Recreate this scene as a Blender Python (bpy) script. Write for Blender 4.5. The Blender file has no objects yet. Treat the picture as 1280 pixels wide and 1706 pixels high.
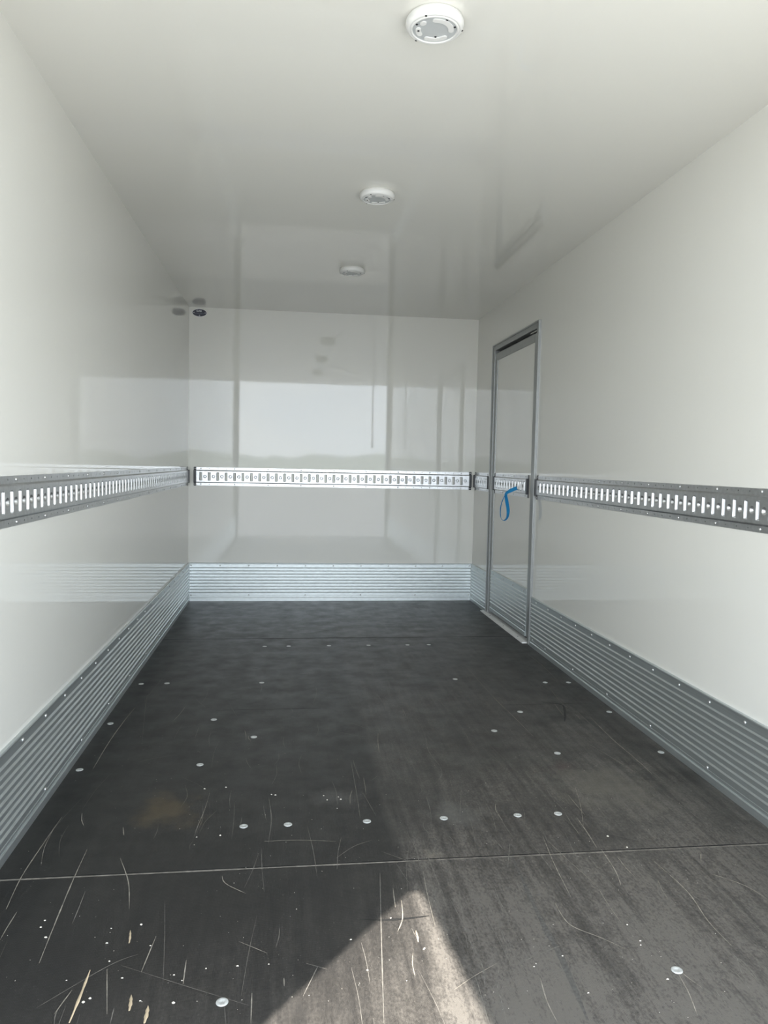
import bpy, bmesh, math, random
from mathutils import Vector, Matrix
random.seed(7)
scene = bpy.context.scene
COL = scene.collection

# ------------------------------------------------------------------ view
W, D, H = 2.46, 6.503, 2.4596          # box: left wall x=0, right wall x=W, back wall y=D, floor z=0
REAR = 0.70                             # y of the open rear end
GROUND = -1.08
F_PX = 1257.39
cam_d = bpy.data.cameras.new('camera')
cam_d.sensor_fit = 'HORIZONTAL'
cam_d.sensor_width = 36.0
cam_d.lens = 36.0 * F_PX / 1280.0
cam_d.clip_start = 0.01
cam_d.clip_end = 500
cam = bpy.data.objects.new('camera', cam_d)
COL.objects.link(cam)
yaw, pitch, roll = 0.1274, 0.0637, 0.0203
fw = Vector((math.sin(yaw)*math.cos(pitch), math.cos(yaw)*math.cos(pitch), -math.sin(pitch)))
r0 = Vector((math.cos(yaw), -math.sin(yaw), 0)); u0 = r0.cross(fw)
rt = r0*math.cos(roll) + u0*math.sin(roll); up = -r0*math.sin(roll) + u0*math.cos(roll)
mw = Matrix((rt, up, -fw)).transposed().to_4x4()
mw.translation = Vector((0.8294, 0.0, 1.1938))
cam.matrix_world = mw
scene.camera = cam

vs = scene.view_settings
vs.view_transform = 'Standard'; vs.look = 'None'; vs.gamma = 1.0; vs.use_curve_mapping = False
vs.exposure = 1.0
scene.cycles.diffuse_bounces = 10
scene.cycles.glossy_bounces = 8
scene.cycles.max_bounces = 16
scene.cycles.use_adaptive_sampling = False
scene.cycles.use_guiding = True

SKY = 3.9
SUN = 11.5
# ------------------------------------------------------------------ sky
world = bpy.data.worlds.new('sky'); scene.world = world; world.use_nodes = True
nt = world.node_tree; nt.nodes.clear()
def N(t, typ, **kw):
    n = t.nodes.new(typ)
    for k, v in kw.items(): setattr(n, k, v)
    return n
wo = N(nt, 'ShaderNodeOutputWorld'); bg = N(nt, 'ShaderNodeBackground'); bg.inputs[1].default_value = SKY
nt.links.new(bg.outputs[0], wo.inputs[0])
tc = N(nt, 'ShaderNodeTexCoord'); sep = N(nt, 'ShaderNodeSeparateXYZ')
nt.links.new(tc.outputs['Generated'], sep.inputs[0])
ramp = N(nt, 'ShaderNodeValToRGB')
ramp.color_ramp.elements[0].position = 0.0; ramp.color_ramp.elements[0].color = (0.86, 0.935, 1.0, 1)
ramp.color_ramp.elements[1].position = 0.9; ramp.color_ramp.elements[1].color = (0.32, 0.50, 0.85, 1)
nt.links.new(sep.outputs[2], ramp.inputs[0])
cn = N(nt, 'ShaderNodeTexNoise'); cn.inputs['Scale'].default_value = 5.0; cn.inputs['Detail'].default_value = 6.0
nt.links.new(tc.outputs['Generated'], cn.inputs['Vector'])
cr = N(nt, 'ShaderNodeValToRGB'); cr.color_ramp.elements[0].position = 0.40; cr.color_ramp.elements[1].position = 0.62
nt.links.new(cn.outputs['Fac'], cr.inputs[0])
mx = N(nt, 'ShaderNodeMix', data_type='RGBA'); mx.inputs['B'].default_value = (0.92, 0.97, 1.0, 1)
nt.links.new(cr.outputs[0], mx.inputs['Factor']); nt.links.new(ramp.outputs[0], mx.inputs['A'])
# tree line low on the horizon
tn = N(nt, 'ShaderNodeTexNoise'); tn.inputs['Scale'].default_value = 14.0; tn.inputs['Detail'].default_value = 5.0
nt.links.new(tc.outputs['Generated'], tn.inputs['Vector'])
ma = N(nt, 'ShaderNodeMath', operation='MULTIPLY_ADD'); ma.inputs[1].default_value = 0.045; ma.inputs[2].default_value = -0.015
nt.links.new(tn.outputs['Fac'], ma.inputs[0])
lt = N(nt, 'ShaderNodeMath', operation='LESS_THAN')
nt.links.new(sep.outputs[2], lt.inputs[0]); nt.links.new(ma.outputs[0], lt.inputs[1])
mx2 = N(nt, 'ShaderNodeMix', data_type='RGBA'); mx2.inputs['B'].default_value = (0.42, 0.48, 0.45, 1)
nt.links.new(lt.outputs[0], mx2.inputs['Factor']); nt.links.new(mx.outputs['Result'], mx2.inputs['A'])
nt.links.new(mx2.outputs['Result'], bg.inputs[0])

# ------------------------------------------------------------------ sun
sd = bpy.data.lights.new('sun', 'SUN'); sd.energy = SUN; sd.angle = math.radians(0.53); sd.color = (1.0, 0.95, 0.88)
sun = bpy.data.objects.new('sun', sd); COL.objects.link(sun)
ce, se = math.cos(math.radians(54.5)), math.sin(math.radians(54.5))
sdir = Vector((0.648*ce, 0.762*ce, -se))
sun.rotation_euler = sdir.to_track_quat('-Z', 'Y').to_euler()
sun.location = (-6, -7, 12)

# the open rear end as a sampling portal for the sky
pd = bpy.data.lights.new('rear_portal', 'AREA'); pd.shape = 'RECTANGLE'; pd.size = 2.28; pd.size_y = 2.45; pd.cycles.is_portal = True
po = bpy.data.objects.new('rear_portal', pd); COL.objects.link(po); po.location = (W/2, REAR-0.05, H/2); po.rotation_euler = (math.pi/2, 0, 0)

# ------------------------------------------------------------------ materials
def new_mat(name):
    m = bpy.data.materials.new(name); m.use_nodes = True
    t = m.node_tree; t.nodes.clear()
    o = N(t, 'ShaderNodeOutputMaterial'); b = N(t, 'ShaderNodeBsdfPrincipled')
    t.links.new(b.outputs[0], o.inputs[0])
    return m, t, b
def setb(b, col=None, rough=None, metal=None, ior=None, spec=None):
    if col is not None: b.inputs['Base Color'].default_value = (*col, 1)
    if rough is not None: b.inputs['Roughness'].default_value = rough
    if metal is not None: b.inputs['Metallic'].default_value = metal
    if ior is not None: b.inputs['IOR'].default_value = ior
    if spec is not None: b.inputs['Specular IOR Level'].default_value = spec
def simple(name, col, rough=0.5, metal=0.0, noise=0.0, scale=40, stretch=(1, 1, 1)):
    m, t, b = new_mat(name); setb(b, col, rough, metal)
    c = N(t, 'ShaderNodeTexCoord'); mp = N(t, 'ShaderNodeMapping'); mp.inputs['Scale'].default_value = stretch
    n = N(t, 'ShaderNodeTexNoise'); n.inputs['Scale'].default_value = scale; n.inputs['Detail'].default_value = 3
    t.links.new(c.outputs['Object'], mp.inputs[0]); t.links.new(mp.outputs[0], n.inputs['Vector'])
    r = N(t, 'ShaderNodeValToRGB')
    r.color_ramp.elements[0].color = (*[max(0, x*(1-noise)) for x in col], 1)
    r.color_ramp.elements[1].color = (*[min(1, x*(1+noise)) for x in col], 1)
    r.color_ramp.elements[0].position = 0.3; r.color_ramp.elements[1].position = 0.7
    t.links.new(n.outputs['Fac'], r.inputs[0]); t.links.new(r.outputs[0], b.inputs['Base Color'])
    return m
def gelcoat(name, col, wave=0.00013, rough=0.035):
    m, t, b = new_mat(name); setb(b, col, rough, 0.0, 1.56)
    c = N(t, 'ShaderNodeTexCoord')
    n1 = N(t, 'ShaderNodeTexNoise'); n1.inputs['Scale'].default_value = 3.2; n1.inputs['Detail'].default_value = 2.5
    n2 = N(t, 'ShaderNodeTexNoise'); n2.inputs['Scale'].default_value = 28; n2.inputs['Detail'].default_value = 2
    t.links.new(c.outputs['Object'], n1.inputs['Vector']); t.links.new(c.outputs['Object'], n2.inputs['Vector'])
    b1 = N(t, 'ShaderNodeBump'); b1.inputs['Strength'].default_value = 1; b1.inputs['Distance'].default_value = wave
    b2 = N(t, 'ShaderNodeBump'); b2.inputs['Strength'].default_value = 1; b2.inputs['Distance'].default_value = wave*0.0
    t.links.new(n1.outputs['Fac'], b1.inputs['Height']); t.links.new(n2.outputs['Fac'], b2.inputs['Height'])
    t.links.new(b1.outputs[0], b2.inputs['Normal']); t.links.new(b2.outputs[0], b.inputs['Normal'])
    return m
M_WALL = gelcoat('white_gelcoat', (0.735, 0.727, 0.680))
M_CEIL = gelcoat('white_gelcoat_ceiling', (0.735, 0.727, 0.680), rough=0.03)
M_ALU = simple('extruded_aluminium', (0.60, 0.64, 0.645), 0.42, 0.9, 0.06, 30, (1, 0.05, 3))
M_GALV = simple('galvanised_steel', (0.58, 0.59, 0.60), 0.33, 0.95, 0.08, 60)
M_PROF = simple('grey_door_profile', (0.33, 0.34, 0.335), 0.4, 0.6, 0.04, 30)
M_SILL = simple('bright_aluminium', (0.92, 0.92, 0.91), 0.45, 0.1, 0.05, 40)
M_STEEL = simple('zinc_screw', (0.52, 0.52, 0.51), 0.35, 0.8, 0.05, 200)
M_FSCR = simple('worn_screw_head', (0.45, 0.46, 0.445), 0.5, 0.25, 0.12, 300)
M_HOLE = simple('hole_shade', (0.03, 0.03, 0.03), 0.7)  # hole bottoms painted near black for the shade inside them
M_BLACK = simple('black_rubber', (0.015, 0.015, 0.017), 0.55, 0, 0.2, 80)
M_CAP = simple('dark_grey_plastic', (0.035, 0.037, 0.042), 0.4, 0, 0.1, 80)
M_LAMP = simple('white_plastic', (0.72, 0.72, 0.705), 0.35, 0, 0.01, 30)
M_LENS = simple('grey_lens', (0.47, 0.49, 0.495), 0.3, 0, 0.02, 30)
M_BLUE = simple('blue_webbing', (0.006, 0.21, 0.46), 0.65, 0, 0.12, 250, (1, 1, 6))
M_NAVY = simple('navy_vinyl', (0.006, 0.008, 0.03), 0.3, 0, 0.1, 50)
M_VINYL = simple('white_vinyl', (0.78, 0.78, 0.78), 0.4, 0, 0.02, 50)
M_INK = simple('pale_print', (0.62, 0.63, 0.68), 0.4, 0, 0.02, 50)
M_INK2 = simple('faded_print', (0.16, 0.17, 0.22), 0.4, 0, 0.02, 50)
M_WOOD = simple('splintered_wood', (0.50, 0.40, 0.27), 0.75, 0, 0.25, 90, (1, 0.1, 1))
M_FLAKE = simple('pale_crumb', (0.62, 0.58, 0.50), 0.8, 0, 0.2, 200)
M_SCR = simple('scratch', (0.23, 0.21, 0.175), 0.7, 0, 0.35, 60)
M_SCR2 = simple('faint_scratch', (0.13, 0.122, 0.108), 0.6, 0, 0.3, 60)
M_WIDE = simple('rubbed_track', (0.075, 0.072, 0.066), 0.55, 0, 0.35, 120)
M_DARKSC = simple('rubber_scuff', (0.012, 0.012, 0.012), 0.5, 0, 0.2, 60)
M_SEAML = simple('dusty_joint', (0.17, 0.157, 0.137), 0.8, 0, 0.35, 50)
M_SEAMD = simple('dark_joint', (0.012, 0.012, 0.012), 0.7, 0, 0.2, 50)
M_GROUND = simple('concrete_apron', (0.42, 0.41, 0.38), 0.85, 0, 0.15, 1.5)
M_YARD = simple('asphalt_yard', (0.19, 0.19, 0.19), 0.9, 0, 0.2, 1.2)
M_FRAME = simple('painted_rear_frame', (0.36, 0.365, 0.37), 0.4, 0.3, 0.05, 20)

def floor_material():
    m, t, b = new_mat('film_faced_plywood'); L = t.links.new
    c = N(t, 'ShaderNodeTexCoord'); s = N(t, 'ShaderNodeSeparateXYZ'); L(c.outputs['Object'], s.inputs[0])
    def noise(scale, stretch=(1, 1, 1), det=5, rough=0.6, off=(0, 0, 0)):
        mp = N(t, 'ShaderNodeMapping'); mp.inputs['Scale'].default_value = stretch; mp.inputs['Location'].default_value = off
        n = N(t, 'ShaderNodeTexNoise'); n.inputs['Scale'].default_value = scale; n.inputs['Detail'].default_value = det; n.inputs['Roughness'].default_value = rough
        L(c.outputs['Object'], mp.inputs[0]); L(mp.outputs[0], n.inputs['Vector']); return n.outputs['Fac']
    def mr(v, a, b_, lo, hi):
        n = N(t, 'ShaderNodeMapRange'); n.clamp = True
        n.inputs[1].default_value = a; n.inputs[2].default_value = b_; n.inputs[3].default_value = lo; n.inputs[4].default_value = hi
        L(v, n.inputs[0]); return n.outputs[0]
    def math_(op, a, b_):
        n = N(t, 'ShaderNodeMath', operation=op)
        for i, v in enumerate((a, b_)):
            if isinstance(v, (int, float)): n.inputs[i].default_value = v
            else: L(v, n.inputs[i])
        return n.outputs[0]
    def mixc(f, a, b_):
        n = N(t, 'ShaderNodeMix', data_type='RGBA')
        if isinstance(f, (int, float)): n.inputs['Factor'].default_value = f
        else: L(f, n.inputs['Factor'])
        for k, v in (('A', a), ('B', b_)):
            if isinstance(v, tuple): n.inputs[k].default_value = (*v, 1)
            else: L(v, n.inputs[k])
        return n.outputs['Result']
    # panel joint along the box near x = 1.18: the boards right of it are worn paler
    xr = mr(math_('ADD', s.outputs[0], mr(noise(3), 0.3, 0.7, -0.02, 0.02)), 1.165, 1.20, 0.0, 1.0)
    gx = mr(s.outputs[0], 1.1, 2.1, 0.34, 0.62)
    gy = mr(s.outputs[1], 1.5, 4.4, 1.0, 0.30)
    worn_lit = math_('MULTIPLY', math_('MULTIPLY', xr, gx), gy)
    worn_lit = math_('ADD', worn_lit, math_('MULTIPLY', mr(math_('SUBTRACT', s.outputs[1], mr(s.outputs[0], 0.4, 1.3, -0.1, 0.6)), 0.95, 1.8, 0.44, 0.05), 1.0))  # dust near the opening, also paled to brighten the sunlit patch
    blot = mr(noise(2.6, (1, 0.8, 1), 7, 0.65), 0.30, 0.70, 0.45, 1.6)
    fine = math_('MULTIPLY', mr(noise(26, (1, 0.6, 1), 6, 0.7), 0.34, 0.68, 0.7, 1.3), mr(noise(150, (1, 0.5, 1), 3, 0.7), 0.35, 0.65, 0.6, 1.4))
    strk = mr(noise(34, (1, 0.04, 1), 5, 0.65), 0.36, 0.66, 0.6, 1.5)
    f = math_('MULTIPLY', math_('MULTIPLY', worn_lit, blot), math_('MULTIPLY', fine, strk))
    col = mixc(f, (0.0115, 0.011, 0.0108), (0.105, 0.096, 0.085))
    # dust specks
    sp = mr(noise(170, (1, 1, 1), 2, 0.5), 0.66, 0.74, 0.0, 0.4)
    col = mixc(math_('MULTIPLY', sp, mr(noise(1.7), 0.4, 0.65, 0, 1)), col, (0.17, 0.16, 0.14))
    # stains and one painted spot of reflected light, each in its own place
    for (x, y, r, cc, k) in STAINS_AND_LIGHT:
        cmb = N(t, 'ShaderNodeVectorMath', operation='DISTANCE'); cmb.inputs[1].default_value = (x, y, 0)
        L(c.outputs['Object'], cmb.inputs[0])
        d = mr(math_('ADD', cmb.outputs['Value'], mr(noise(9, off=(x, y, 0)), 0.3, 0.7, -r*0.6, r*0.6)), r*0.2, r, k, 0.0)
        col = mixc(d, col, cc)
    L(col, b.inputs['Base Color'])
    L(mr(noise(8), 0.3, 0.7, 0.36, 0.52), b.inputs['Roughness'])
    # fine woven anti-slip print
    w1 = N(t, 'ShaderNodeTexWave'); w1.inputs['Scale'].default_value = 90
    w2 = N(t, 'ShaderNodeTexWave', bands_direction='Y'); w2.inputs['Scale'].default_value = 90
    L(c.outputs['Object'], w1.inputs[0]); L(c.outputs['Object'], w2.inputs[0])
    bp = N(t, 'ShaderNodeBump'); bp.inputs['Strength'].default_value = 0.35; bp.inputs['Distance'].default_value = 0.0006
    L(math_('MULTIPLY', w1.outputs['Fac'], w2.outputs['Fac']), bp.inputs['Height'])
    L(bp.outputs[0], b.inputs['Normal'])
    return m
STAINS_AND_LIGHT = [(0.437, 2.573, 0.13, (0.085, 0.062, 0.032), 0.55), (2.03, 2.64, 0.22, (0.10, 0.092, 0.075), 0.55),
          (1.013, 2.62, 0.10, (0.075, 0.072, 0.068), 0.5), (1.281, 2.20, 0.045, (0.19, 0.17, 0.14), 0.7),  # last on this line: painted spot of reflected light
          (1.40, 2.46, 0.12, (0.10, 0.098, 0.09), 0.5), (0.63, 2.22, 0.07, (0.012, 0.012, 0.012), 0.7),
          (1.93, 2.82, 0.07, (0.075, 0.045, 0.042), 0.4), (2.12, 3.40, 0.16, (0.014, 0.014, 0.014), 0.6)]
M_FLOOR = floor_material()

# ------------------------------------------------------------------ mesh helpers
class MB:
    def __init__(s): s.v = []; s.f = []; s.m = []; s.sm = []
    def add(s, vs, fs, mi=0, smooth=False):
        o = len(s.v); s.v += [tuple(p) for p in vs]
        for f in fs: s.f.append([i+o for i in f]); s.m.append(mi); s.sm.append(smooth)
    def box(s, a, b, mi=0):
        x0, y0, z0 = a; x1, y1, z1 = b
        vs = [(x0,y0,z0),(x1,y0,z0),(x1,y1,z0),(x0,y1,z0),(x0,y0,z1),(x1,y0,z1),(x1,y1,z1),(x0,y1,z1)]
        s.add(vs, [(0,3,2,1),(4,5,6,7),(0,1,5,4),(1,2,6,5),(2,3,7,6),(3,0,4,7)], mi)
    def lathe(s, prof, c, seg=32, mi=0, smooth=True):
        # prof: (r, z) from outside in; axis = world z through c
        vs = []; fs = []
        for (r, z) in prof:
            for k in range(seg):
                a = 2*math.pi*k/seg; vs.append((c[0]+r*math.cos(a), c[1]+r*math.sin(a), c[2]+z))
        for i in range(len(prof)-1):
            for k in range(seg):
                fs.append((i*seg+k, i*seg+(k+1) % seg, (i+1)*seg+(k+1) % seg, (i+1)*seg+k))
        s.add(vs, fs, mi, smooth)
    def mapped(s, fn, keep=True):
        s.v = [fn(*p) for p in s.v]; return s
    def build(s, name, mats, parent=None, base=None, normals=True):
        me = bpy.data.meshes.new(name)
        off = Vector(base) if base is not None else Vector((0, 0, 0))
        me.from_pydata([Vector(p)-off for p in s.v], [], s.f)
        if not isinstance(mats, (list, tuple)): mats = [mats]
        for m in mats: me.materials.append(m)
        for p, mi, smm in zip(me.polygons, s.m, s.sm): p.material_index = mi; p.use_smooth = smm
        if normals:
            bm = bmesh.new(); bm.from_mesh(me); bmesh.ops.remove_doubles(bm, verts=bm.verts, dist=1e-6)
            bmesh.ops.recalc_face_normals(bm, faces=bm.faces); bm.to_mesh(me); bm.free()
        me.update()
        o = bpy.data.objects.new(name, me); COL.objects.link(o)
        if parent is not None:
            o.parent = parent
        else: o.location = off
        return o
def tag(o, label, cat, group=None, kind=None):
    o['label'] = label; o['category'] = cat
    if group: o['group'] = group
    if kind: o['kind'] = kind
    return o
def empty(name, loc):
    o = bpy.data.objects.new(name, None); COL.objects.link(o); o.location = loc; o.empty_display_size = 0.1; return o
def bevel(o, w, seg=2):
    md = o.modifiers.new('bevel', 'BEVEL'); md.width = w; md.segments = seg; md.limit_method = 'ANGLE'; md.angle_limit = math.radians(40)
    return o

# wall-local coordinates: u along the wall, v up, w out of the wall into the room
def on_left(u, v, w): return (w, u, v)
def on_right(u, v, w): return (W-w, u, v)
def on_back(u, v, w): return (u, D-w, v)
WALLS = {'left': on_left, 'right': on_right, 'back': on_back}

# ------------------------------------------------------------------ room shell
TH = 0.06
DY0, DY1, DZ = 4.83, 5.96, 2.155       # side door opening in the right wall
b = MB(); b.box((-TH, REAR, -0.12), (0, D+TH, H+TH)); wl = tag(b.build('wall_left', M_WALL), 'glossy white left side wall of the truck box', 'wall', kind='structure')
b = MB(); b.box((0, D, -0.12), (W, D+TH, H+TH)); tag(b.build('wall_back', M_WALL), 'glossy white end wall at the far end of the box', 'wall', kind='structure')
b = MB()
b.box((W, REAR, -0.12), (W+TH, DY0+0.01, H+TH)); b.box((W, DY1-0.01, -0.12), (W+TH, D+TH, H+TH))
b.box((W, DY0+0.01, DZ-0.01), (W+TH, DY1-0.01, H+TH)); b.box((W, DY0+0.01, -0.12), (W+TH, DY1-0.01, -0.002))
tag(b.build('wall_right', M_WALL, normals=False), 'glossy white right side wall with a doorway near the far end', 'wall', kind='structure')
b = MB(); b.box((0, REAR, H), (W, D, H+TH)); tag(b.build('ceiling', M_CEIL), 'glossy white box ceiling mirroring the end wall', 'ceiling', kind='structure')

def strip(mb, pts, w, z, mi, taper=True):
    n = len(pts)
    # resample
    P = [Vector((p[0], p[1], 0)) for p in pts]
    if n > 2:
        Q = []
        for i in range(n-1):
            p0 = P[max(i-1, 0)]; p1 = P[i]; p2 = P[i+1]; p3 = P[min(i+2, n-1)]
            for k in range(5):
                t = k/5
                Q.append(0.5*((2*p1)+(p2-p0)*t+(2*p0-5*p1+4*p2-p3)*t*t+(3*p1-p0-3*p2+p3)*t**3))
        Q.append(P[-1]); P = Q
    else:
        P = [P[0].lerp(P[1], k/6) for k in range(7)]
    vs = []
    m = len(P)
    for i, p in enumerate(P):
        d = (P[min(i+1, m-1)]-P[max(i-1, 0)]); d.normalize(); nn = Vector((-d.y, d.x, 0))
        t = i/(m-1); ww = w*(0.5 if not taper else 0.5*(0.15+0.85*math.sin(math.pi*min(max(t, 0.03), 0.97))**0.6))*random.uniform(0.65, 1.2)
        vs += [(p.x+nn.x*ww, p.y+nn.y*ww, z), (p.x-nn.x*ww, p.y-nn.y*ww, z)]
    mb.add(vs, [(2*i, 2*i+1, 2*i+3, 2*i+2) for i in range(m-1)], mi)
SC_MAIN = [[(0.114, 3.675), (0.103, 3.514), (0.095, 3.234), (0.099, 2.95)], [(0.162, 4.175), (0.145, 3.898), (0.145, 3.798), (0.231, 3.224)], [(0.097, 2.551), (0.092, 2.36), (0.091, 2.184), (0.105, 2.029)], [(0.234, 2.329), (0.24, 2.146), (0.249, 1.976), (0.26, 1.797)], [(0.288, 2.097), (0.292, 2.017), (0.294, 1.946)], [(0.137, 2.012), (0.136, 1.948), (0.137, 1.897)], [(0.655, 2.14), (0.661, 2.114), (0.676, 2.091), (0.702, 2.067), (0.728, 2.044)], [(1.11, 2.115), (1.073, 1.775), (1.047, 1.524)], [(1.152, 1.973), (1.143, 1.892), (1.122, 1.837)], [(1.137, 2.034), (1.131, 1.942)], [(1.61, 2.246), (1.617, 2.154), (1.621, 2.085)], [(1.952, 2.106), (1.968, 1.942), (1.95, 1.803), (1.952, 1.697)], [(2.089, 2.023), (2.151, 1.956), (2.175, 1.885)], [(1.936, 1.53), (1.945, 1.612), (1.941, 1.65), (1.928, 1.633), (1.9, 1.543), (1.884, 1.46)], [(1.819, 2.19), (1.81, 2.068), (1.792, 1.989)], [(1.429, 1.63), (1.419, 1.552), (1.42, 1.488)], [(1.323, 1.641), (1.318, 1.572), (1.31, 1.499)], [(1.762, 1.608), (1.753, 1.548), (1.735, 1.48)], [(1.571, 1.92), (1.57, 1.852), (1.583, 1.811), (1.633, 1.764), (1.675, 1.717)], [(1.094, 2.945), (1.09, 2.662), (1.085, 2.466)], [(1.895, 4.291), (1.898, 3.749), (1.915, 3.396), (1.924, 3.167)], [(2.285, 3.414), (2.266, 3.113), (2.267, 2.881), (2.261, 2.731)], [(1.766, 2.816), (1.767, 2.686), (1.772, 2.567)], [(1.823, 2.404), (1.818, 2.303), (1.809, 2.199)], [(1.574, 2.53), (1.56, 2.48), (1.562, 2.4)], [(1.498, 2.287), (1.51, 2.221)], [(0.156, 2.575), (0.167, 2.526), (0.185, 2.483)], [(0.312, 2.464), (0.326, 2.408)], [(0.886, 1.736), (0.935, 1.71)], [(0.763, 1.646), (0.765, 1.552)], [(0.834, 1.689), (0.835, 1.662)], [(0.988, 2.21), (1.048, 2.276), (1.108, 2.309)], [(0.768, 2.331), (0.881, 2.329), (0.994, 2.311)], [(2.363, 4.592), (2.363, 4.306), (2.342, 3.994)], [(1.543, 2.252), (1.494, 2.113)], [(2.127, 2.145), (2.095, 2.09)], [(0.345, 2.267), (0.396, 2.132), (0.425, 1.999)], [(0.484, 1.808), (0.423, 1.771), (0.301, 1.645)], [(0.362, 1.695), (0.345, 1.622)], [(0.423, 1.76), (0.457, 1.611)], [(0.468, 1.628), (0.47, 1.582)], [(0.602, 1.775), (0.606, 1.691)], [(0.515, 1.875), (0.504, 1.742)], [(0.914, 1.723), (0.877, 1.625)], ]
SC_DARK = [[(2.131, 3.635), (2.21, 3.592), (2.191, 3.491), (2.137, 3.348)], [(1.13, 2.562), (1.146, 2.306), (1.213, 2.027)], [(1.031, 1.897), (1.093, 1.889), (1.157, 1.89), (1.215, 1.896)], [(0.636, 4.357), (0.671, 4.342)], [(0.9, 4.206), (0.95, 4.203)], [(1.645, 2.206), (1.639, 1.988), (1.635, 1.769)], ]
SC_WIDE = [[(1.525, 2.162), (1.507, 1.858), (1.505, 1.699), (1.488, 1.49)], ]
SPLINTERS = [[(0.385, 1.759), (0.384, 1.592)], [(0.54, 1.626), (0.541, 1.575)], [(0.447, 1.904), (0.454, 1.853)], [(0.497, 1.664), (0.502, 1.616)], [(1.169, 1.835), (1.167, 1.789)], ]
SPECKS = [[(0.22, 1.94), (0.221, 1.968), (0.245, 1.896), (0.397, 1.918), (0.4, 1.858), (0.422, 1.788), (0.465, 1.725), (0.409, 1.664), (0.341, 1.729), (0.397, 1.653), (0.52, 1.645), (0.593, 1.632), (0.652, 1.74), (0.725, 1.741), (0.798, 1.741), (0.866, 1.958), (0.469, 1.927), (0.508, 1.838), (0.602, 1.703), (0.581, 1.724), (0.542, 2.734), (0.617, 2.741), (0.784, 2.667), (0.799, 2.661), (0.97, 2.642), (0.981, 2.607), (1.022, 2.628), (1.03, 2.608), (1.012, 2.539), (0.556, 2.376), (0.554, 2.327), (0.629, 2.381), (1.176, 1.76), (1.436, 1.681), (1.428, 1.671), (1.51, 1.703), (1.723, 1.724), (1.729, 1.74), (1.728, 1.597), (1.522, 1.571), (1.726, 1.808), (1.179, 1.764), (1.112, 1.895), (1.029, 1.697), (1.0, 1.815), (1.875, 2.268), (1.906, 2.194)], ]

# floor: one boarded deck, its joints, rubbed tracks and scratches
b = MB()
b.box((0, REAR-0.02, -0.12), (W, D, 0.0), 0)
def seam(y, w, mi, x0=0.003, x1=W-0.003, dy=0.0):
    strip(b, [(x0, y), (x0+(x1-x0)*0.33, y+dy), (x0+(x1-x0)*0.66, y-dy), (x1, y)], w, 0.0004, mi, False)
seam(2.181, 0.005, 4, dy=0.0); seam(2.1735, 0.007, 3, dy=0.0); seam(5.09, 0.011, 4); seam(3.615, 0.004, 4, 0.5, 1.0); seam(3.605, 0.003, 4, 1.9, 2.4)
for k, pl in enumerate(SC_WIDE): strip(b, pl, 0.016, 0.0003, 5)
for k, pl in enumerate(SC_MAIN): strip(b, pl, 0.0034 if k in (0, 2, 3, 21) else 0.0026, 0.0006, 1 if k % 3 != 1 else 2)
for k, pl in enumerate(SC_DARK):
    if k in (1, 5): continue
    strip(b, pl, 0.014 if k == 0 else 0.009, 0.0005, 6)
rs = random.Random(11)
for k in range(300):
    x = rs.uniform(0.05, 2.4); y = rs.uniform(1.35, 3.9)
    if x < 1.15 and rs.random() < 0.45: continue
    ln = rs.uniform(0.04, 0.35); a = rs.gauss(0, 0.10) if rs.random() < 0.85 else rs.uniform(-1.2, 1.2)
    c = rs.gauss(0, 0.006)
    pl = [(x, y), (x+ln*0.5*math.sin(a)+c, y+ln*0.5*math.cos(a)), (x+ln*math.sin(a), y+ln*math.cos(a))]
    if all(0.03 < p[0] < W-0.03 for p in pl): strip(b, pl, rs.choice([0.0012, 0.0016, 0.002]), 0.0005+rs.random()*0.0001, 2 if rs.random() < 0.85 else 1)
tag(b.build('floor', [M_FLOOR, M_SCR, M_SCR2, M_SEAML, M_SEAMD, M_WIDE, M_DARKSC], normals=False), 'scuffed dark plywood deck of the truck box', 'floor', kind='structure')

b = MB(); b.box((-60, -60, GROUND-0.2), (60, 60, GROUND-0.02)); tag(b.build('ground', M_YARD), 'grey asphalt yard outside the open rear end', 'ground', kind='structure')
b = MB(); b.box((-9, -7.5, GROUND-0.1), (11, 9, GROUND)); tag(b.build('ground_apron', M_GROUND), 'sunlit pale concrete apron the truck stands on', 'ground', kind='structure')

# rear frame round the opening
for nm, a, c, lab in (('trim_1', (-0.07, REAR-0.03, -0.12), (0.045, REAR+0.03, H+0.07), 'grey post at the left edge of the rear opening'),
                      ('trim_2', (W-0.045, REAR-0.03, -0.12), (W+0.07, REAR+0.03, H+0.07), 'grey post at the right edge of the rear opening')):
    b = MB(); b.box(a, c); o = b.build(nm, M_FRAME); bevel(o, 0.004); tag(o, lab, 'frame post', kind='structure')
b = MB(); b.box((0.045, REAR-0.03, H+0.001), (W-0.045, REAR, H+0.07)); tag(b.build('trim_3', M_FRAME), 'grey header above the rear opening', 'frame header', kind='structure')
b = MB(); b.box((0.045, REAR-0.03, -0.12), (W-0.045, REAR-0.02, -0.001)); tag(b.build('trim_4', M_FRAME), 'grey sill below the rear edge of the deck', 'frame sill', kind='structure')

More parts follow.
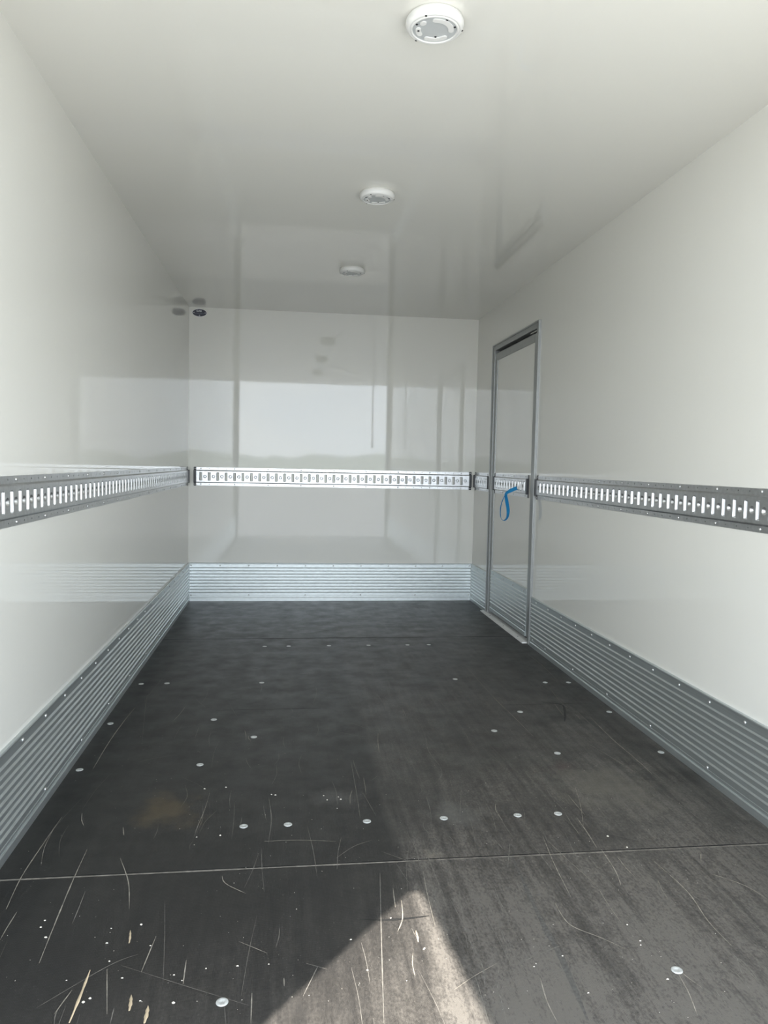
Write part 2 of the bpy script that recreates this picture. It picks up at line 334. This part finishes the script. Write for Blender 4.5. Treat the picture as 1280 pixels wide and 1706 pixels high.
# unseen lifted rear flap, added to cast sun patch edges, and its pull rope
fl = empty('unseen_flap', (W/2, REAR-0.03, H+0.045))
sl = math.radians(12.3)
b = MB(); b.box((0.05, -2.35, 0.0), (W-0.05, 0.0, 0.045))
def flap_map(x, y, z): return (x, REAR-0.03 + y*math.cos(sl) + z*math.sin(sl), H+0.045 - y*math.sin(sl) + z*math.cos(sl))
b.mapped(flap_map); b.build('flap_panel', M_CEIL, fl, fl.location)
for x in (0.35, 1.2, 2.05):
    b = MB(); b.box((x, REAR-0.045, H+0.02), (x+0.08, REAR-0.028, H+0.045)); b.build('hinge', M_STEEL, fl, fl.location)
tag(fl, 'unseen white rear flap lifted up above the open end of the box', 'flap', kind='structure')
b = MB(); b.lathe([(0.001, -1.02), (0.013, -1.01), (0.011, -0.9), (0.010, -0.1), (0.010, 0.0)], (2.19, REAR-0.015, H), 10)
tag(b.build('pull_rope', M_BLACK, None, (2.19, REAR-0.015, H)), 'dark pull rope hanging in the rear opening', 'rope')

# ------------------------------------------------------------------ screws (mesh shared by all copies)
def dome_mesh(name, r, h, mat, slot=True):
    b = MB(); prof = [(r, 0), (r, h*0.35), (r*0.8, h*0.75), (r*0.45, h*0.97), (0.0004, h)]
    b.lathe(prof, (0, 0, 0), 12); o = b.build(name, mat); me = o.data
    bpy.data.objects.remove(o); return me
ME_KICK = dome_mesh('pan_screw', 0.0062, 0.0045, M_STEEL)
ME_RAIL = dome_mesh('rail_screw', 0.0058, 0.0042, M_STEEL)
def put_screw(me, name, parent, p, normal, label=None):
    o = bpy.data.objects.new(name, me); COL.objects.link(o)
    if parent is not None: o.parent = parent; p = Vector(p) - parent.location
    o.location = p; o.rotation_mode = 'QUATERNION'
    o.rotation_quaternion = Vector(normal).to_track_quat('Z', 'Y')
    return o
NORM = {'left': (1, 0, 0), 'right': (-1, 0, 0), 'back': (0, -1, 0)}

# ------------------------------------------------------------------ ribbed kick plates
RIBS = [0.072+0.0265*i for i in range(9)]
def kick_profile():
    P = [(0.0, 0.0), (0.0, 0.016), (0.026, 0.016), (0.030, 0.0135), (0.030, 0.0105)]
    P += [(0.039, 0.0105), (0.040, 0.012), (0.043, 0.012), (0.044, 0.0105)]
    for r in RIBS:
        P += [(r-0.0042, 0.0105), (r-0.0034, 0.0148), (r-0.0022, 0.0162), (r-0.0008, 0.0162), (r+0.0004, 0.0152), (r+0.0046, 0.0105)]
    P += [(0.3145, 0.0105), (0.3165, 0.013), (0.3235, 0.0135), (0.3271, 0.0115), (0.3271, 0.0)]
    return P
def kick(name, wall, u0, u1, mat, w0=0.0, v0=0.0, parent=None):
    fn = WALLS[wall]; P = kick_profile(); b = MB()
    vs = [(u0, v+v0, w+w0) for v, w in P] + [(u1, v+v0, w+w0) for v, w in P]; n = len(P)
    b.add(vs, [(i, i+1, n+i+1, n+i) for i in range(n-1)] + [tuple(range(n)), tuple(range(2*n-1, n-1, -1))])
    b.mapped(fn)
    return b.build(name, mat, parent, parent.location if parent else None)
def kick_screws(o, wall, tops, bots, w0=0.0, name='screw', at=None):
    fn = WALLS[wall]
    for v, us in ((0.304, tops), (0.0495, bots)):
        for u in us: put_screw(ME_KICK, name, at or o, fn(u, v, 0.0105+w0), NORM[wall])
def steps(a, d, lo, hi):
    out = []; k = math.ceil((lo-a)/d)
    while a+k*d <= hi: out.append(a+k*d); k += 1
    return out
o = kick('baseboard_left', 'left', REAR+0.065, D-0.012, M_ALU); tag(o, 'ribbed aluminium kick plate along the foot of the left wall', 'kick plate', kind='structure')
kick_screws(o, 'left', steps(2.449, 0.2282, 1.9, D-0.05), steps(2.665, 0.4645, 1.9, D-0.05))
o = kick('baseboard_back', 'back', 0.012, W-0.012, M_ALU); tag(o, 'ribbed aluminium kick plate along the foot of the end wall', 'kick plate', kind='structure')
kick_screws(o, 'back', [0.026+0.2405*k for k in range(11)], [0.026+0.481*k for k in range(6)])
o = kick('baseboard_right', 'right', REAR+0.065, 4.815, M_ALU); tag(o, 'long ribbed kick plate on the right wall, on the camera side of the door', 'kick plate', kind='structure')
kick_screws(o, 'right', steps(2.442, 0.2282, 1.9, 4.80), steps(2.663, 0.4645, 1.9, 4.80)+[4.769])
o = kick('baseboard_right', 'right', 5.975, D-0.012, M_ALU); tag(o, 'short ribbed kick plate between the side door and the end wall', 'kick plate', kind='structure')
kick_screws(o, 'right', [6.05, 6.27, 6.46], [6.0, 6.46])

# ------------------------------------------------------------------ perforated lashing rails
PZ = 0.982; PH = 0.153
def rrect(hw, hh, r):
    out = []
    for sx, sy in ((1, 1), (-1, 1), (-1, -1), (1, -1)):
        a0 = math.atan2(sy, sx)-math.pi/4
        tri = []
        for k in range(3):
            a = a0+k*math.pi/4
            tri.append((sx*(hw-r)+r*math.cos(a), sy*(hh-r)+r*math.sin(a), k == 1, sx, sy))
        out += tri
    return out
def cell(b, cu, cv, hw, hh, loops, w, mi_floor=0):
    """rectangle with a hole; loops = list of (list of (du,dv), w) going inwards, matching point counts"""
    first, n = loops[0][0], len(loops[0][0])
    outer = []
    mxu = max(abs(p[0]) for p in first); mxv = max(abs(p[1]) for p in first)
    for p in first:
        if len(p) > 2 and p[2]: outer.append((cu+p[3]*hw, cv+p[4]*hh, w)); continue
        a, c = p[0]/mxu, p[1]/mxv; s = 1/max(abs(a), abs(c)); a *= s; c *= s
        outer.append((cu+a*hw, cv+c*hh, w))
    vs = list(outer)
    for lp, lw in loops: vs += [(cu+p[0], cv+p[1], lw) for p in lp]
    fs = []
    for i in range(len(loops)):
        for k in range(n): fs.append((i*n+k, i*n+(k+1) % n, (i+1)*n+(k+1) % n, (i+1)*n+k))
    b.add(vs, fs)
    return n, len(loops)
def circ(r, n):
    out = []
    for k in range(n):
        a = 2*math.pi*k/n+ (math.pi/4)
        c, s = math.cos(a), math.sin(a)
        corner = abs(abs(c)-abs(s)) < 1e-6
        out.append((r*c, r*s, corner, 1 if c > 0 else -1, 1 if s > 0 else -1))
    return out
def rail(name, wall, u0, u1, first, pitch, caps=(True, True), w0=0.0, parent=None, skip=(), phase=0):
    fn = WALLS[wall]; b = MB()
    WB, WF = 0.0028+w0, 0.0135+w0
    root_loc = parent.location if parent is not None else None
    us = [first+k*pitch for k in range(-200, 400) if u0+0.02 < first+k*pitch < u1-0.03]
    a, z = us[0]-pitch/4, us[-1]+3*pitch/4
    lastslot_only = z > u1-0.004
    if lastslot_only: z = us[-1]+pitch/4
    vc = PZ+PH/2-0.0005
    hh = 0.0445
    v_f0, v_f1 = PZ, PZ+PH
    vl, vh = vc-hh, vc+hh                     # web limits
    fl_lo, fl_hi = PZ+0.0225, PZ+PH-0.0225    # flange limits
    def q(ua, ub, pts):
        n = len(pts)
        b.add([(ua, v, w) for v, w in pts]+[(ub, v, w) for v, w in pts], [(i, i+1, n+i+1, n+i) for i in range(n-1)])
    # sheet edges and slopes along the whole length
    q(u0, u1, [(v_f0, w0), (v_f0, WB)]); q(u0, u1, [(v_f1, WB), (v_f1, w0)])
    q(u0, u1, [(fl_lo, WB), (fl_lo+0.002, WB+0.001), (vl-0.004, WF-0.001), (vl-0.001, WF), (vl, WF)])
    q(u0, u1, [(vh, WF), (vh+0.001, WF), (vh+0.004, WF-0.001), (fl_hi-0.002, WB+0.001), (fl_hi, WB)])
    # plain ends of web and flanges
    for (ua, ub) in ((u0, a), (z, u1)):
        q(ua, ub, [(vl, WF), (vh, WF)])
    fa, fz = us[0]-pitch/2, us[-1]+pitch/2
    fa = max(fa, u0); fz = min(fz, u1)
    for (ua, ub) in ((u0, fa), (fz, u1)):
        q(ua, ub, [(v_f0, WB), (fl_lo, WB)]); q(ua, ub, [(fl_hi, WB), (v_f1, WB)])
    c12 = circ(0.0032, 8); c12b = circ(0.0032, 8)
    for i, u in enumerate(us):
        s1 = rrect(0.0115, 0.0350, 0.005); s2 = rrect(0.0102, 0.0335, 0.0045); s3 = rrect(0.0066, 0.0325, 0.003)
        cell(b, u, vc, pitch/4, hh, [(s1, WF), (s2, WF-0.002), (s3, WF-0.010)], WF)
        if not (lastslot_only and i == len(us)-1):
            n, m = cell(b, u+pitch/2, vc, pitch/4, hh, [(circ(0.0145, 16), WF), (circ(0.0128, 16), WF-0.0012), (circ(0.0060, 16), WF-0.0085)], WF)
            o_ = len(b.v)-n; b.f.append(list(range(o_, o_+n))); b.m.append(0); b.sm.append(False)
        for (lo, hi) in ((v_f0, fl_lo), (fl_hi, v_f1)):
            l, r_ = max(u-pitch/2, u0), min(u+pitch/2, u1)
            cu = (l+r_)/2
            n, m = cell(b, cu, (lo+hi)/2, (r_-l)/2, (hi-lo)/2, [(c12, WB), (c12b, w0+0.0006)], WB)
            o_ = len(b.v)-n; b.f.append(list(range(o_, o_+n))); b.m.append(1); b.sm.append(False)
    b.mapped(fn)
    if parent is None:
        root = empty(name, fn((u0+u1)/2, PZ, 0)); base = root.location
        body = b.build('perforated_strip', [M_GALV, M_HOLE], root, base)
        own = root; at = root.location
    else:
        own = b.build(name, [M_GALV, M_HOLE], parent, parent.location); base = parent.location
    def part_screw(me, nm, par, p):
        o = bpy.data.objects.new(nm, me); COL.objects.link(o); o.parent = par
        o.location = Vector(p)-Vector(base); o.rotation_mode = 'QUATERNION'; o.rotation_quaternion = Vector(NORM[wall]).to_track_quat('Z', 'Y')
    for i, u in enumerate(us):
        if (i+phase) % 4 == 0 and (wall == 'back' or u > 1.9):
            for v in ((v_f0+fl_lo)/2, (fl_hi+v_f1)/2): part_screw(ME_RAIL, 'screw', own, fn(u, v, WB))
    for flag, u in ((caps[0], u0-0.001), (caps[1], u1+0.001)):
        if not flag: continue
        b = MB(); b.box((u-0.011, PZ-0.003, w0), (u+0.011, PZ+PH+0.003, w0+0.0045)); b.box((u-0.011, PZ+0.022, w0+0.0045), (u+0.011, PZ+PH-0.022, w0+0.019))
        b.mapped(fn); c = b.build('end_cap', M_CAP, own, base); bevel(c, 0.002); c['label'] = 'dark plastic end cap'
        if parent is None:
            for v in (PZ+0.010, PZ+PH-0.010): part_screw(ME_RAIL, 'screw', c, fn(u, v, w0+0.0045))
    return own
r = rail('lashing_rail', 'left', REAR+0.07, 6.415, 2.300, 0.0694, (True, True), phase=1); tag(r, 'long perforated steel lashing rail along the left wall', 'lashing rail', 'perforated lashing rails')
r = rail('lashing_rail', 'back', 0.055, W-0.04, 0.102, 0.0699); tag(r, 'perforated steel lashing rail across the end wall', 'lashing rail', 'perforated lashing rails')
r = rail('lashing_rail', 'right', REAR+0.07, 4.80, 2.426, 0.0692, (True, True), phase=1); tag(r, 'long perforated lashing rail on the right wall, ending at the side door', 'lashing rail', 'perforated lashing rails')
r = rail('lashing_rail', 'right', 6.005, 6.455, 6.06, 0.0692); tag(r, 'short perforated rail between the side door and the far right corner', 'lashing rail', 'perforated lashing rails')

# ------------------------------------------------------------------ side door in the right wall
door = empty('door_1', (W, (DY0+DY1)/2, 0)); tag(door, 'grey framed side door near the far end of the right wall', 'door', kind='structure')
dl = door.location
b = MB(); PR = 0.012
b.box((W-PR, DY1-0.055, 0.0), (W+TH, DY1, DZ)); b.box((W-PR, DY0, 0.0), (W+TH, DY0+0.055, DZ)); b.box((W-PR, DY0+0.055, 2.108), (W+TH, DY1-0.055, DZ))
b.box((W-PR-0.006, DY1-0.012, 0.0), (W-PR, DY1, DZ)); b.box((W-PR-0.006, DY0, 0.0), (W-PR, DY0+0.012, DZ)); b.box((W-PR-0.006, DY0+0.012, DZ-0.012), (W-PR, DY1-0.012, DZ))
bevel(b.build('door_frame', M_PROF, door, dl, normals=False), 0.0025)
LY0, LY1 = DY0+0.059, DY1-0.059
b = MB()
b.box((W-0.004, LY1-0.05, 0.035), (W+0.045, LY1, 2.083)); b.box((W-0.004, LY0, 0.035), (W+0.045, LY0+0.05, 2.083)); b.box((W-0.004, LY0+0.05, 2.028), (W+0.045, LY1-0.05, 2.083))
bevel(b.build('leaf_frame', M_PROF, door, dl, normals=False), 0.003)
b = MB(); b.box((W+0.004, LY0+0.045, 0.035), (W+0.04, LY1-0.045, 2.03)); b.build('door_panel', M_WALL, door, dl)
b = MB(); b.box((W+0.03, LY0-0.004, 2.083), (W+0.055, LY1+0.004, 2.108)); b.box((W+0.03, LY0-0.004, 0.0), (W+0.055, LY1+0.004, 0.035)); b.build('gasket', M_BLACK, door, dl, normals=False)
b = MB(); b.box((W-0.002, DY0+0.056, 2.094), (W+0.02, DY0+0.22, 2.101)); b.build('latch_bar', M_STEEL, door, dl)
b = MB(); b.box((W-0.045, DY0+0.055, 0.0), (W-0.003, DY1+0.045, 0.007)); b.box((W-0.003, DY0+0.06, 0.0), (W+0.03, DY1-0.06, 0.003))
sill = b.build('threshold', M_SILL, door, dl, normals=False); sill['label'] = 'bright aluminium threshold strip'
for y in (5.05, 5.40, 5.78):
    o = bpy.data.objects.new('screw', ME_RAIL); COL.objects.link(o); o.parent = sill; o.location = Vector((W-0.024, y, 0.0065))-dl
kp = kick('kick_plate', 'right', LY0+0.05, LY1-0.05, M_ALU, -0.004, 0.036, door)
for v, ys in ((0.34, (5.0, 5.25, 5.5, 5.78)), (0.086, (5.0, 5.4, 5.78))):
    for y in ys:
        o = bpy.data.objects.new('screw', ME_KICK); COL.objects.link(o); o.parent = kp
        o.location = Vector(on_right(y, v, 0.0065))-dl; o.rotation_mode = 'QUATERNION'; o.rotation_quaternion = Vector((-1, 0, 0)).to_track_quat('Z', 'Y')
rail('lashing_rail', 'right', 5.0, 5.84, 5.057, 0.0695, (True, True), -0.004, door)

# ------------------------------------------------------------------ blue strap on the door rail
def ribbon(b, pts, wid, th, n=60):
    # pts: (pos, width direction)
    P = [Vector(p) for p, _ in pts]; Wd = [Vector(w).normalized() for _, w in pts]
    path = []
    m = len(P)
    for i in range(m-1):
        p0, p1, p2, p3 = P[max(i-1, 0)], P[i], P[i+1], P[min(i+2, m-1)]
        for k in range(6):
            t = k/6
            path.append((0.5*((2*p1)+(p2-p0)*t+(2*p0-5*p1+4*p2-p3)*t*t+(3*p1-p0-3*p2+p3)*t**3), Wd[i].lerp(Wd[i+1], t).normalized()))
    path.append((P[-1], Wd[-1]))
    vs = []; k = len(path)
    for i, (p, w) in enumerate(path):
        d = (path[min(i+1, k-1)][0]-path[max(i-1, 0)][0]).normalized()
        w = (w-d*w.dot(d)).normalized(); nn = d.cross(w)*th/2; ww = w*wid/2
        vs += [p+ww+nn, p-ww+nn, p-ww-nn, p+ww-nn]
    fs = []
    for i in range(k-1):
        for j in range(4): fs.append((4*i+j, 4*i+(j+1) % 4, 4*i+4+(j+1) % 4, 4*i+4+j))
    fs += [(0, 1, 2, 3), (4*k-1, 4*k-2, 4*k-3, 4*k-4)]
    b.add(vs, fs, 0, False)
strap = empty('strap', (2.44, 5.13, 1.05)); tag(strap, 'blue webbing strap hanging in a loop from the side door rail', 'strap')
b = MB()
ribbon(b, [((2.425, 5.13, 1.045), (0.2, 0.5, 1)), ((2.385, 5.14, 1.028), (0.25, 0.5, 1)), ((2.355, 5.15, 1.006), (0.4, 0.8, 0.7)), ((2.335, 5.15, 0.975), (0.5, 1, 0.1)), ((2.316, 5.15, 0.910), (0.5, 1, 0)),
           ((2.316, 5.15, 0.848), (0.45, 1, 0)), ((2.329, 5.15, 0.818), (0.1, 1, 0.0)), ((2.348, 5.15, 0.815), (0, 1, 0.1)), ((2.366, 5.15, 0.838), (-0.3, 1, 0)), ((2.370, 5.15, 0.886), (-0.8, 1, 0)),
           ((2.358, 5.15, 0.950), (-1.0, 1, 0)), ((2.350, 5.147, 1.000), (-0.5, 1, 0.3)), ((2.378, 5.137, 1.022), (0.2, 0.6, 0.9)), ((2.420, 5.127, 1.043), (0.2, 0.5, 1))], 0.026, 0.0022)
b.build('webbing', M_BLUE, strap, strap.location)
b = MB(); b.box((2.436, 5.118, 1.03), (2.452, 5.136, 1.09)); b.box((2.420, 5.112, 1.036), (2.440, 5.142, 1.052)); ef = b.build('end_fitting', M_STEEL, strap, strap.location, normals=False); bevel(ef, 0.003); ef['label'] = 'zinc end fitting hooked in the rail slot'

# ------------------------------------------------------------------ oval sticker on the end wall
def text_mesh(txt, size, mat, name, parent, p, extr=0.0002, sx=1.0):
    cu = bpy.data.curves.new('txt', 'FONT'); cu.body = txt; cu.size = size; cu.extrude = extr; cu.align_x = 'CENTER'; cu.align_y = 'CENTER'
    cu.offset = size*0.018
    t = bpy.data.objects.new('txt', cu); COL.objects.link(t)
    dg = bpy.context.evaluated_depsgraph_get()
    me = bpy.data.meshes.new_from_object(t.evaluated_get(dg)); bpy.data.objects.remove(t); bpy.data.curves.remove(cu)
    me.materials.clear(); me.materials.append(mat)
    o = bpy.data.objects.new(name, me); COL.objects.link(o); o.parent = parent
    o.location = Vector(p)-parent.location; o.rotation_euler = (math.pi/2, 0, 0); o.scale = (sx, 1, 1)
    return o
SX, SZ = 0.0845, 2.414
st = empty('sticker', (SX, D, SZ)); tag(st, 'small dark blue oval sticker high in the left corner of the end wall', 'sticker')
def ellipse(a, c, y0, y1, mat, nm):
    b = MB(); n = 48
    vs = [(SX+a*math.cos(2*math.pi*k/n), y1, SZ+c*math.sin(2*math.pi*k/n)) for k in range(n)]+[(SX+a*math.cos(2*math.pi*k/n), y0, SZ+c*math.sin(2*math.pi*k/n)) for k in range(n)]
    b.add(vs, [tuple(range(n, 2*n))]+[(k, (k+1) % n, n+(k+1) % n, n+k) for k in range(n)]); return b.build(nm, mat, st, st.location)
ellipse(0.0610, 0.0335, D-0.0008, D, M_VINYL, 'white_border'); ellipse(0.0575, 0.0300, D-0.0012, D-0.0006, M_NAVY, 'blue_oval')
text_mesh('GAB', 0.021, M_INK, 'lettering', st, (SX-0.004, D-0.0014, SZ+0.0135), sx=1.05)
text_mesh('EJ', 0.012, M_INK, 'lettering', st, (SX, D-0.0014, SZ-0.0222), sx=1.2)
b = MB()
rs = random.Random(3)
for k in range(17):
    x = SX-0.036+k*0.0045; h = rs.uniform(0.002, 0.0042); z = SZ-0.006+rs.uniform(-0.002, 0.002)
    b.box((x, D-0.0014, z-h), (x+rs.uniform(0.0012, 0.0028), D-0.0011, z+h))
b.build('small_print', M_INK2, st, st.location, normals=False)
for x in (SX-0.045, SX+0.046):
    b = MB(); n = 10; vs = [(x, D-0.0014, SZ)]
    for k in range(n):
        a = math.pi/2+2*math.pi*k/n; rr = 0.0058 if k % 2 == 0 else 0.0026; vs.append((x+rr*math.cos(a), D-0.0014, SZ+rr*math.sin(a)))
    b.add(vs, [(0, 1+k, 1+(k+1) % n) for k in range(n)])
    b.build('star_mark', M_INK, st, st.location, normals=False)

# ------------------------------------------------------------------ ceiling lamps
def arc_prism(b, c, r0, r1, a0, a1, z0, z1, n=18):
    vs = []
    cap = (r1-r0)/2; rm = (r0+r1)/2
    ring = []
    for k in range(n+1):
        a = math.radians(a0+(a1-a0)*k/n); ring.append((r1*math.cos(a), -r1*math.sin(a)))
    for k in range(1, 6):
        t = math.pi*k/6; a = math.radians(a1); dx, dy = math.cos(a), -math.sin(a); tx, ty = -math.sin(a), -math.cos(a)
        ring.append((dx*(rm+cap*math.cos(t))+tx*cap*math.sin(t), dy*(rm+cap*math.cos(t))+ty*cap*math.sin(t)))
    for k in range(n, -1, -1):
        a = math.radians(a0+(a1-a0)*k/n); ring.append((r0*math.cos(a), -r0*math.sin(a)))
    for k in range(1, 6):
        t = math.pi*k/6; a = math.radians(a0); dx, dy = math.cos(a), -math.sin(a); tx, ty = math.sin(a), math.cos(a)
        ring.append((dx*(rm-cap*math.cos(t))+tx*cap*math.sin(t), dy*(rm-cap*math.cos(t))+ty*cap*math.sin(t)))
    m = len(ring)
    vs = [(c[0]+x, c[1]+y, c[2]+z0) for x, y in ring]+[(c[0]+x, c[1]+y, c[2]+z1) for x, y in ring]
    half = n+6
    b.add(vs, [(k, (k+1) % m, m+(k+1) % m, m+k) for k in range(m)])
    # face: quads between the outer and inner run
    o = len(b.v)-2*m
    for k in range(n): b.f.append([o+k, o+k+1, o+n+5+n-k-0, o+n+5+n-k+1]); b.m.append(0); b.sm.append(False)
    b.f.append([o+n]+[o+n+j for j in range(1, 6)]+[o+n+6]); b.m.append(0); b.sm.append(False)
    b.f.append([o+2*n+6]+[o+2*n+6+j for j in range(1, 6)]+[o]); b.m.append(0); b.sm.append(False)
LX, LYS = 1.228, (2.197, 3.600, 5.003)
LZ = H
lamp = empty('ceiling_lamp', (LX, LYS[0], LZ))
cc = (LX, LYS[0], LZ)
b = MB(); b.lathe([(0.0740, 0.0), (0.0790, -0.004), (0.0822, -0.011), (0.0826, -0.018), (0.0810, -0.025), (0.0775, -0.0295), (0.0740, -0.0315), (0.0715, -0.0320), (0.0705, -0.0312), (0.0695, -0.0322), (0.0660, -0.0340), (0.0642, -0.0340), (0.0634, -0.0325), (0.0630, -0.0308)], cc, 64)
b.build('housing', M_LAMP, lamp, cc)
b = MB(); b.lathe([(0.0630, -0.0308), (0.03, -0.0312), (0.0005, -0.0313)], cc, 64); ln = b.build('lens', M_LENS, lamp, cc); ln['label'] = 'grey round lens'
for a0, a1 in ((6, 98), (252, 318), (184, 214), (141, 147)):
    b = MB(); arc_prism(b, cc, 0.0390, 0.0545, a0, a1, -0.0336, -0.0305); w_ = b.build('light_window', M_LAMP, lamp, cc, normals=False); w_['label'] = 'curved white light window'
ME_LS = dome_mesh('lamp_screw', 0.0036, 0.0022, M_BLACK)
for ang, rr, z in ((120, 0.0725, -0.0312), (2, 0.0785, -0.0275), (236, 0.0760, -0.030), (64, 0.0585, -0.0308), (22, 0.0580, -0.0308), (162, 0.0570, -0.0308), (190, 0.0460, -0.0334), (285, 0.0350, -0.0311)):
    a = math.radians(ang); o = bpy.data.objects.new('screw', ME_LS); COL.objects.link(o); o.parent = lamp
    o.location = (rr*math.cos(a), -rr*math.sin(a), z); o.rotation_euler = (math.pi, 0, 0); o['label'] = 'black screw'
tag(lamp, 'round white ceiling lamp nearest the rear opening', 'ceiling lamp', 'round ceiling lamps')
for y, lab in ((LYS[1], 'round white ceiling lamp in the middle of the row of three'), (LYS[2], 'round white ceiling lamp nearest the end wall')):
    c = lamp.copy(); COL.objects.link(c); c.location = (LX, y, LZ); tag(c, lab, 'ceiling lamp', 'round ceiling lamps')
    for ch in list(lamp.children):
        d = ch.copy(); COL.objects.link(d); d.parent = c

# ------------------------------------------------------------------ screw heads let into the deck
b = MB(); b.lathe([(0.0138, 0.0), (0.0135, 0.0012), (0.0105, 0.0019), (0.0060, 0.0019), (0.0048, 0.0008), (0.0005, 0.0008)], (0, 0, 0), 24)
fo = b.build('floor_screw', M_FSCR); ME_FS = fo.data; bpy.data.objects.remove(fo)
def fs(x, y, label):
    o = bpy.data.objects.new('floor_screw', ME_FS); COL.objects.link(o); o.location = (x, y, 0.0); o.rotation_euler = (0, 0, random.uniform(0, 3))
    tag(o, label, 'screw', 'screw heads in the deck')
ordw = ['leftmost', 'second from left', 'third from left', 'fourth from left', 'second from right', 'rightmost']
for x, w_ in zip((0.693, 0.847, 1.108, 1.368, 1.628, 1.771), ordw): fs(x, 4.870, 'pale deck screw, '+w_+' of six just before the far dark floor joint')
for x, w_ in zip((0.699, 0.843, 1.105, 1.367, 1.625, 1.769), ordw): fs(x, 2.437, 'pale deck screw, '+w_+' of six in the row beyond the near floor joint')
fs(0.699, 1.624, 'large pale deck screw nearest the camera, left of the sunlit patch')
fs(1.766, 1.626, 'large pale deck screw nearest the camera, right of the sunlit patch')
for x, y, lab in ((0.068, 4.074, 'far pale deck screw closest to the left kick plate'), (0.201, 4.077, 'pale deck screw just right of the far one by the left kick plate'),
                  (0.702, 4.060, 'lone pale deck screw on the left half, second row from the far joint'), (1.771, 4.068, 'lone pale deck screw on the right half, second row from the far joint'),
                  (2.261, 3.976, 'left one of two pale deck screws side by side before the door threshold'), (2.393, 3.968, 'right one of two pale deck screws side by side before the door threshold'),
                  (0.048, 3.462, 'middle one of three pale deck screws along the left kick plate'), (0.050, 2.945, 'nearest of three pale deck screws along the left kick plate'),
                  (2.410, 3.468, 'middle one of three pale deck screws along the right kick plate'), (2.410, 2.948, 'nearest of three pale deck screws along the right kick plate'),
                  (0.503, 3.483, 'pale deck screw left of centre, upper left of a stepped trio'), (0.696, 3.247, 'pale deck screw left of centre, right-hand one of a stepped trio'),
                  (0.500, 2.960, 'pale deck screw left of centre, nearest of a stepped trio'), (1.967, 3.497, 'pale deck screw right of centre, farthest of a stepped trio'),
                  (1.768, 3.249, 'pale deck screw right of centre, left-hand one of a stepped trio'), (1.962, 2.969, 'pale deck screw right of centre, nearest of a stepped trio')):
    fs(x, y, lab)

# ------------------------------------------------------------------ litter on the deck
def splinter(pl, w, h, label):
    b = MB(); n = 8; P0, P1 = Vector((*pl[0], 0)), Vector((*pl[1], 0)); d = (P1-P0); nn = Vector((-d.y, d.x, 0)).normalized()
    vs = []
    for k in range(n+1):
        t = k/n; p = P0+d*t+nn*0.001*math.sin(3*t); ww = w/2*(0.12+0.88*math.sin(math.pi*min(0.97, max(0.03, t)))**0.5)*(0.8+0.4*((k*7) % 3)/2)
        vs += [(p.x+nn.x*ww, p.y+nn.y*ww, 0.0008), (p.x, p.y, 0.0008+h), (p.x-nn.x*ww, p.y-nn.y*ww, 0.0008)]
    fs_ = []
    for k in range(n):
        for j in range(3): fs_.append((3*k+j, 3*k+(j+1) % 3, 3*k+3+(j+1) % 3, 3*k+3+j))
    fs_ += [(0, 1, 2), (3*n+2, 3*n+1, 3*n)]
    b.add(vs, fs_); c = (P0+P1)/2
    tag(b.build('wood_splinter', M_WOOD, None, c), label, 'splinter', 'wood splinters on the deck')
splinter(SPLINTERS[0], 0.006, 0.002, 'longest tan wood splinter on the deck, nearest the left kick plate')
splinter(SPLINTERS[1], 0.008, 0.003, 'broad tan wood splinter on the deck at the bottom edge, left of the big screw')
splinter(SPLINTERS[2], 0.005, 0.002, 'thin tan splinter on the deck, upper of two in line left of the big screw')
splinter(SPLINTERS[3], 0.007, 0.003, 'short tan splinter on the deck, lower of two in line left of the big screw')
splinter(SPLINTERS[4], 0.005, 0.0015, 'pale sliver lying in the sunlit patch of the deck')
b = MB(); rs = random.Random(5)
for (x, y) in SPECKS[0]:
    r = rs.uniform(0.0018, 0.0042); k = 6; a0 = rs.random()*3; e = rs.uniform(0.35, 1.0)
    ring = [(x+r*math.cos(a0+2*math.pi*i/k)*rs.uniform(0.7, 1.2), y+r*e*math.sin(a0+2*math.pi*i/k)*rs.uniform(0.7, 1.2)) for i in range(k)]
    vs = [(p[0], p[1], 0.0006) for p in ring]+[(x+(p[0]-x)*0.6, y+(p[1]-y)*0.6, 0.0006+r*0.5) for p in ring]
    b.add(vs, [(i, (i+1) % k, k+(i+1) % k, k+i) for i in range(k)]+[tuple(range(k, 2*k))])
for q in range(420):
    x, y = rs.uniform(0.06, 2.4), rs.uniform(1.3, 3.3) if rs.random() < 0.8 else rs.uniform(1.3, 2.2); r = rs.uniform(0.0005, 0.0014); k = 4; a0 = rs.random()*3
    ring = [(x+r*math.cos(a0+2*math.pi*i/k), y+r*0.7*math.sin(a0+2*math.pi*i/k)) for i in range(k)]
    vs = [(p[0], p[1], 0.0006) for p in ring]+[(x, y, 0.0006+r*0.7)]
    b.add(vs, [(i, (i+1) % k, k) for i in range(k)])
tag(b.build('crumbs', M_FLAKE, normals=False), 'scattered pale wood crumbs and grit on the dark deck', 'crumbs', kind='stuff')
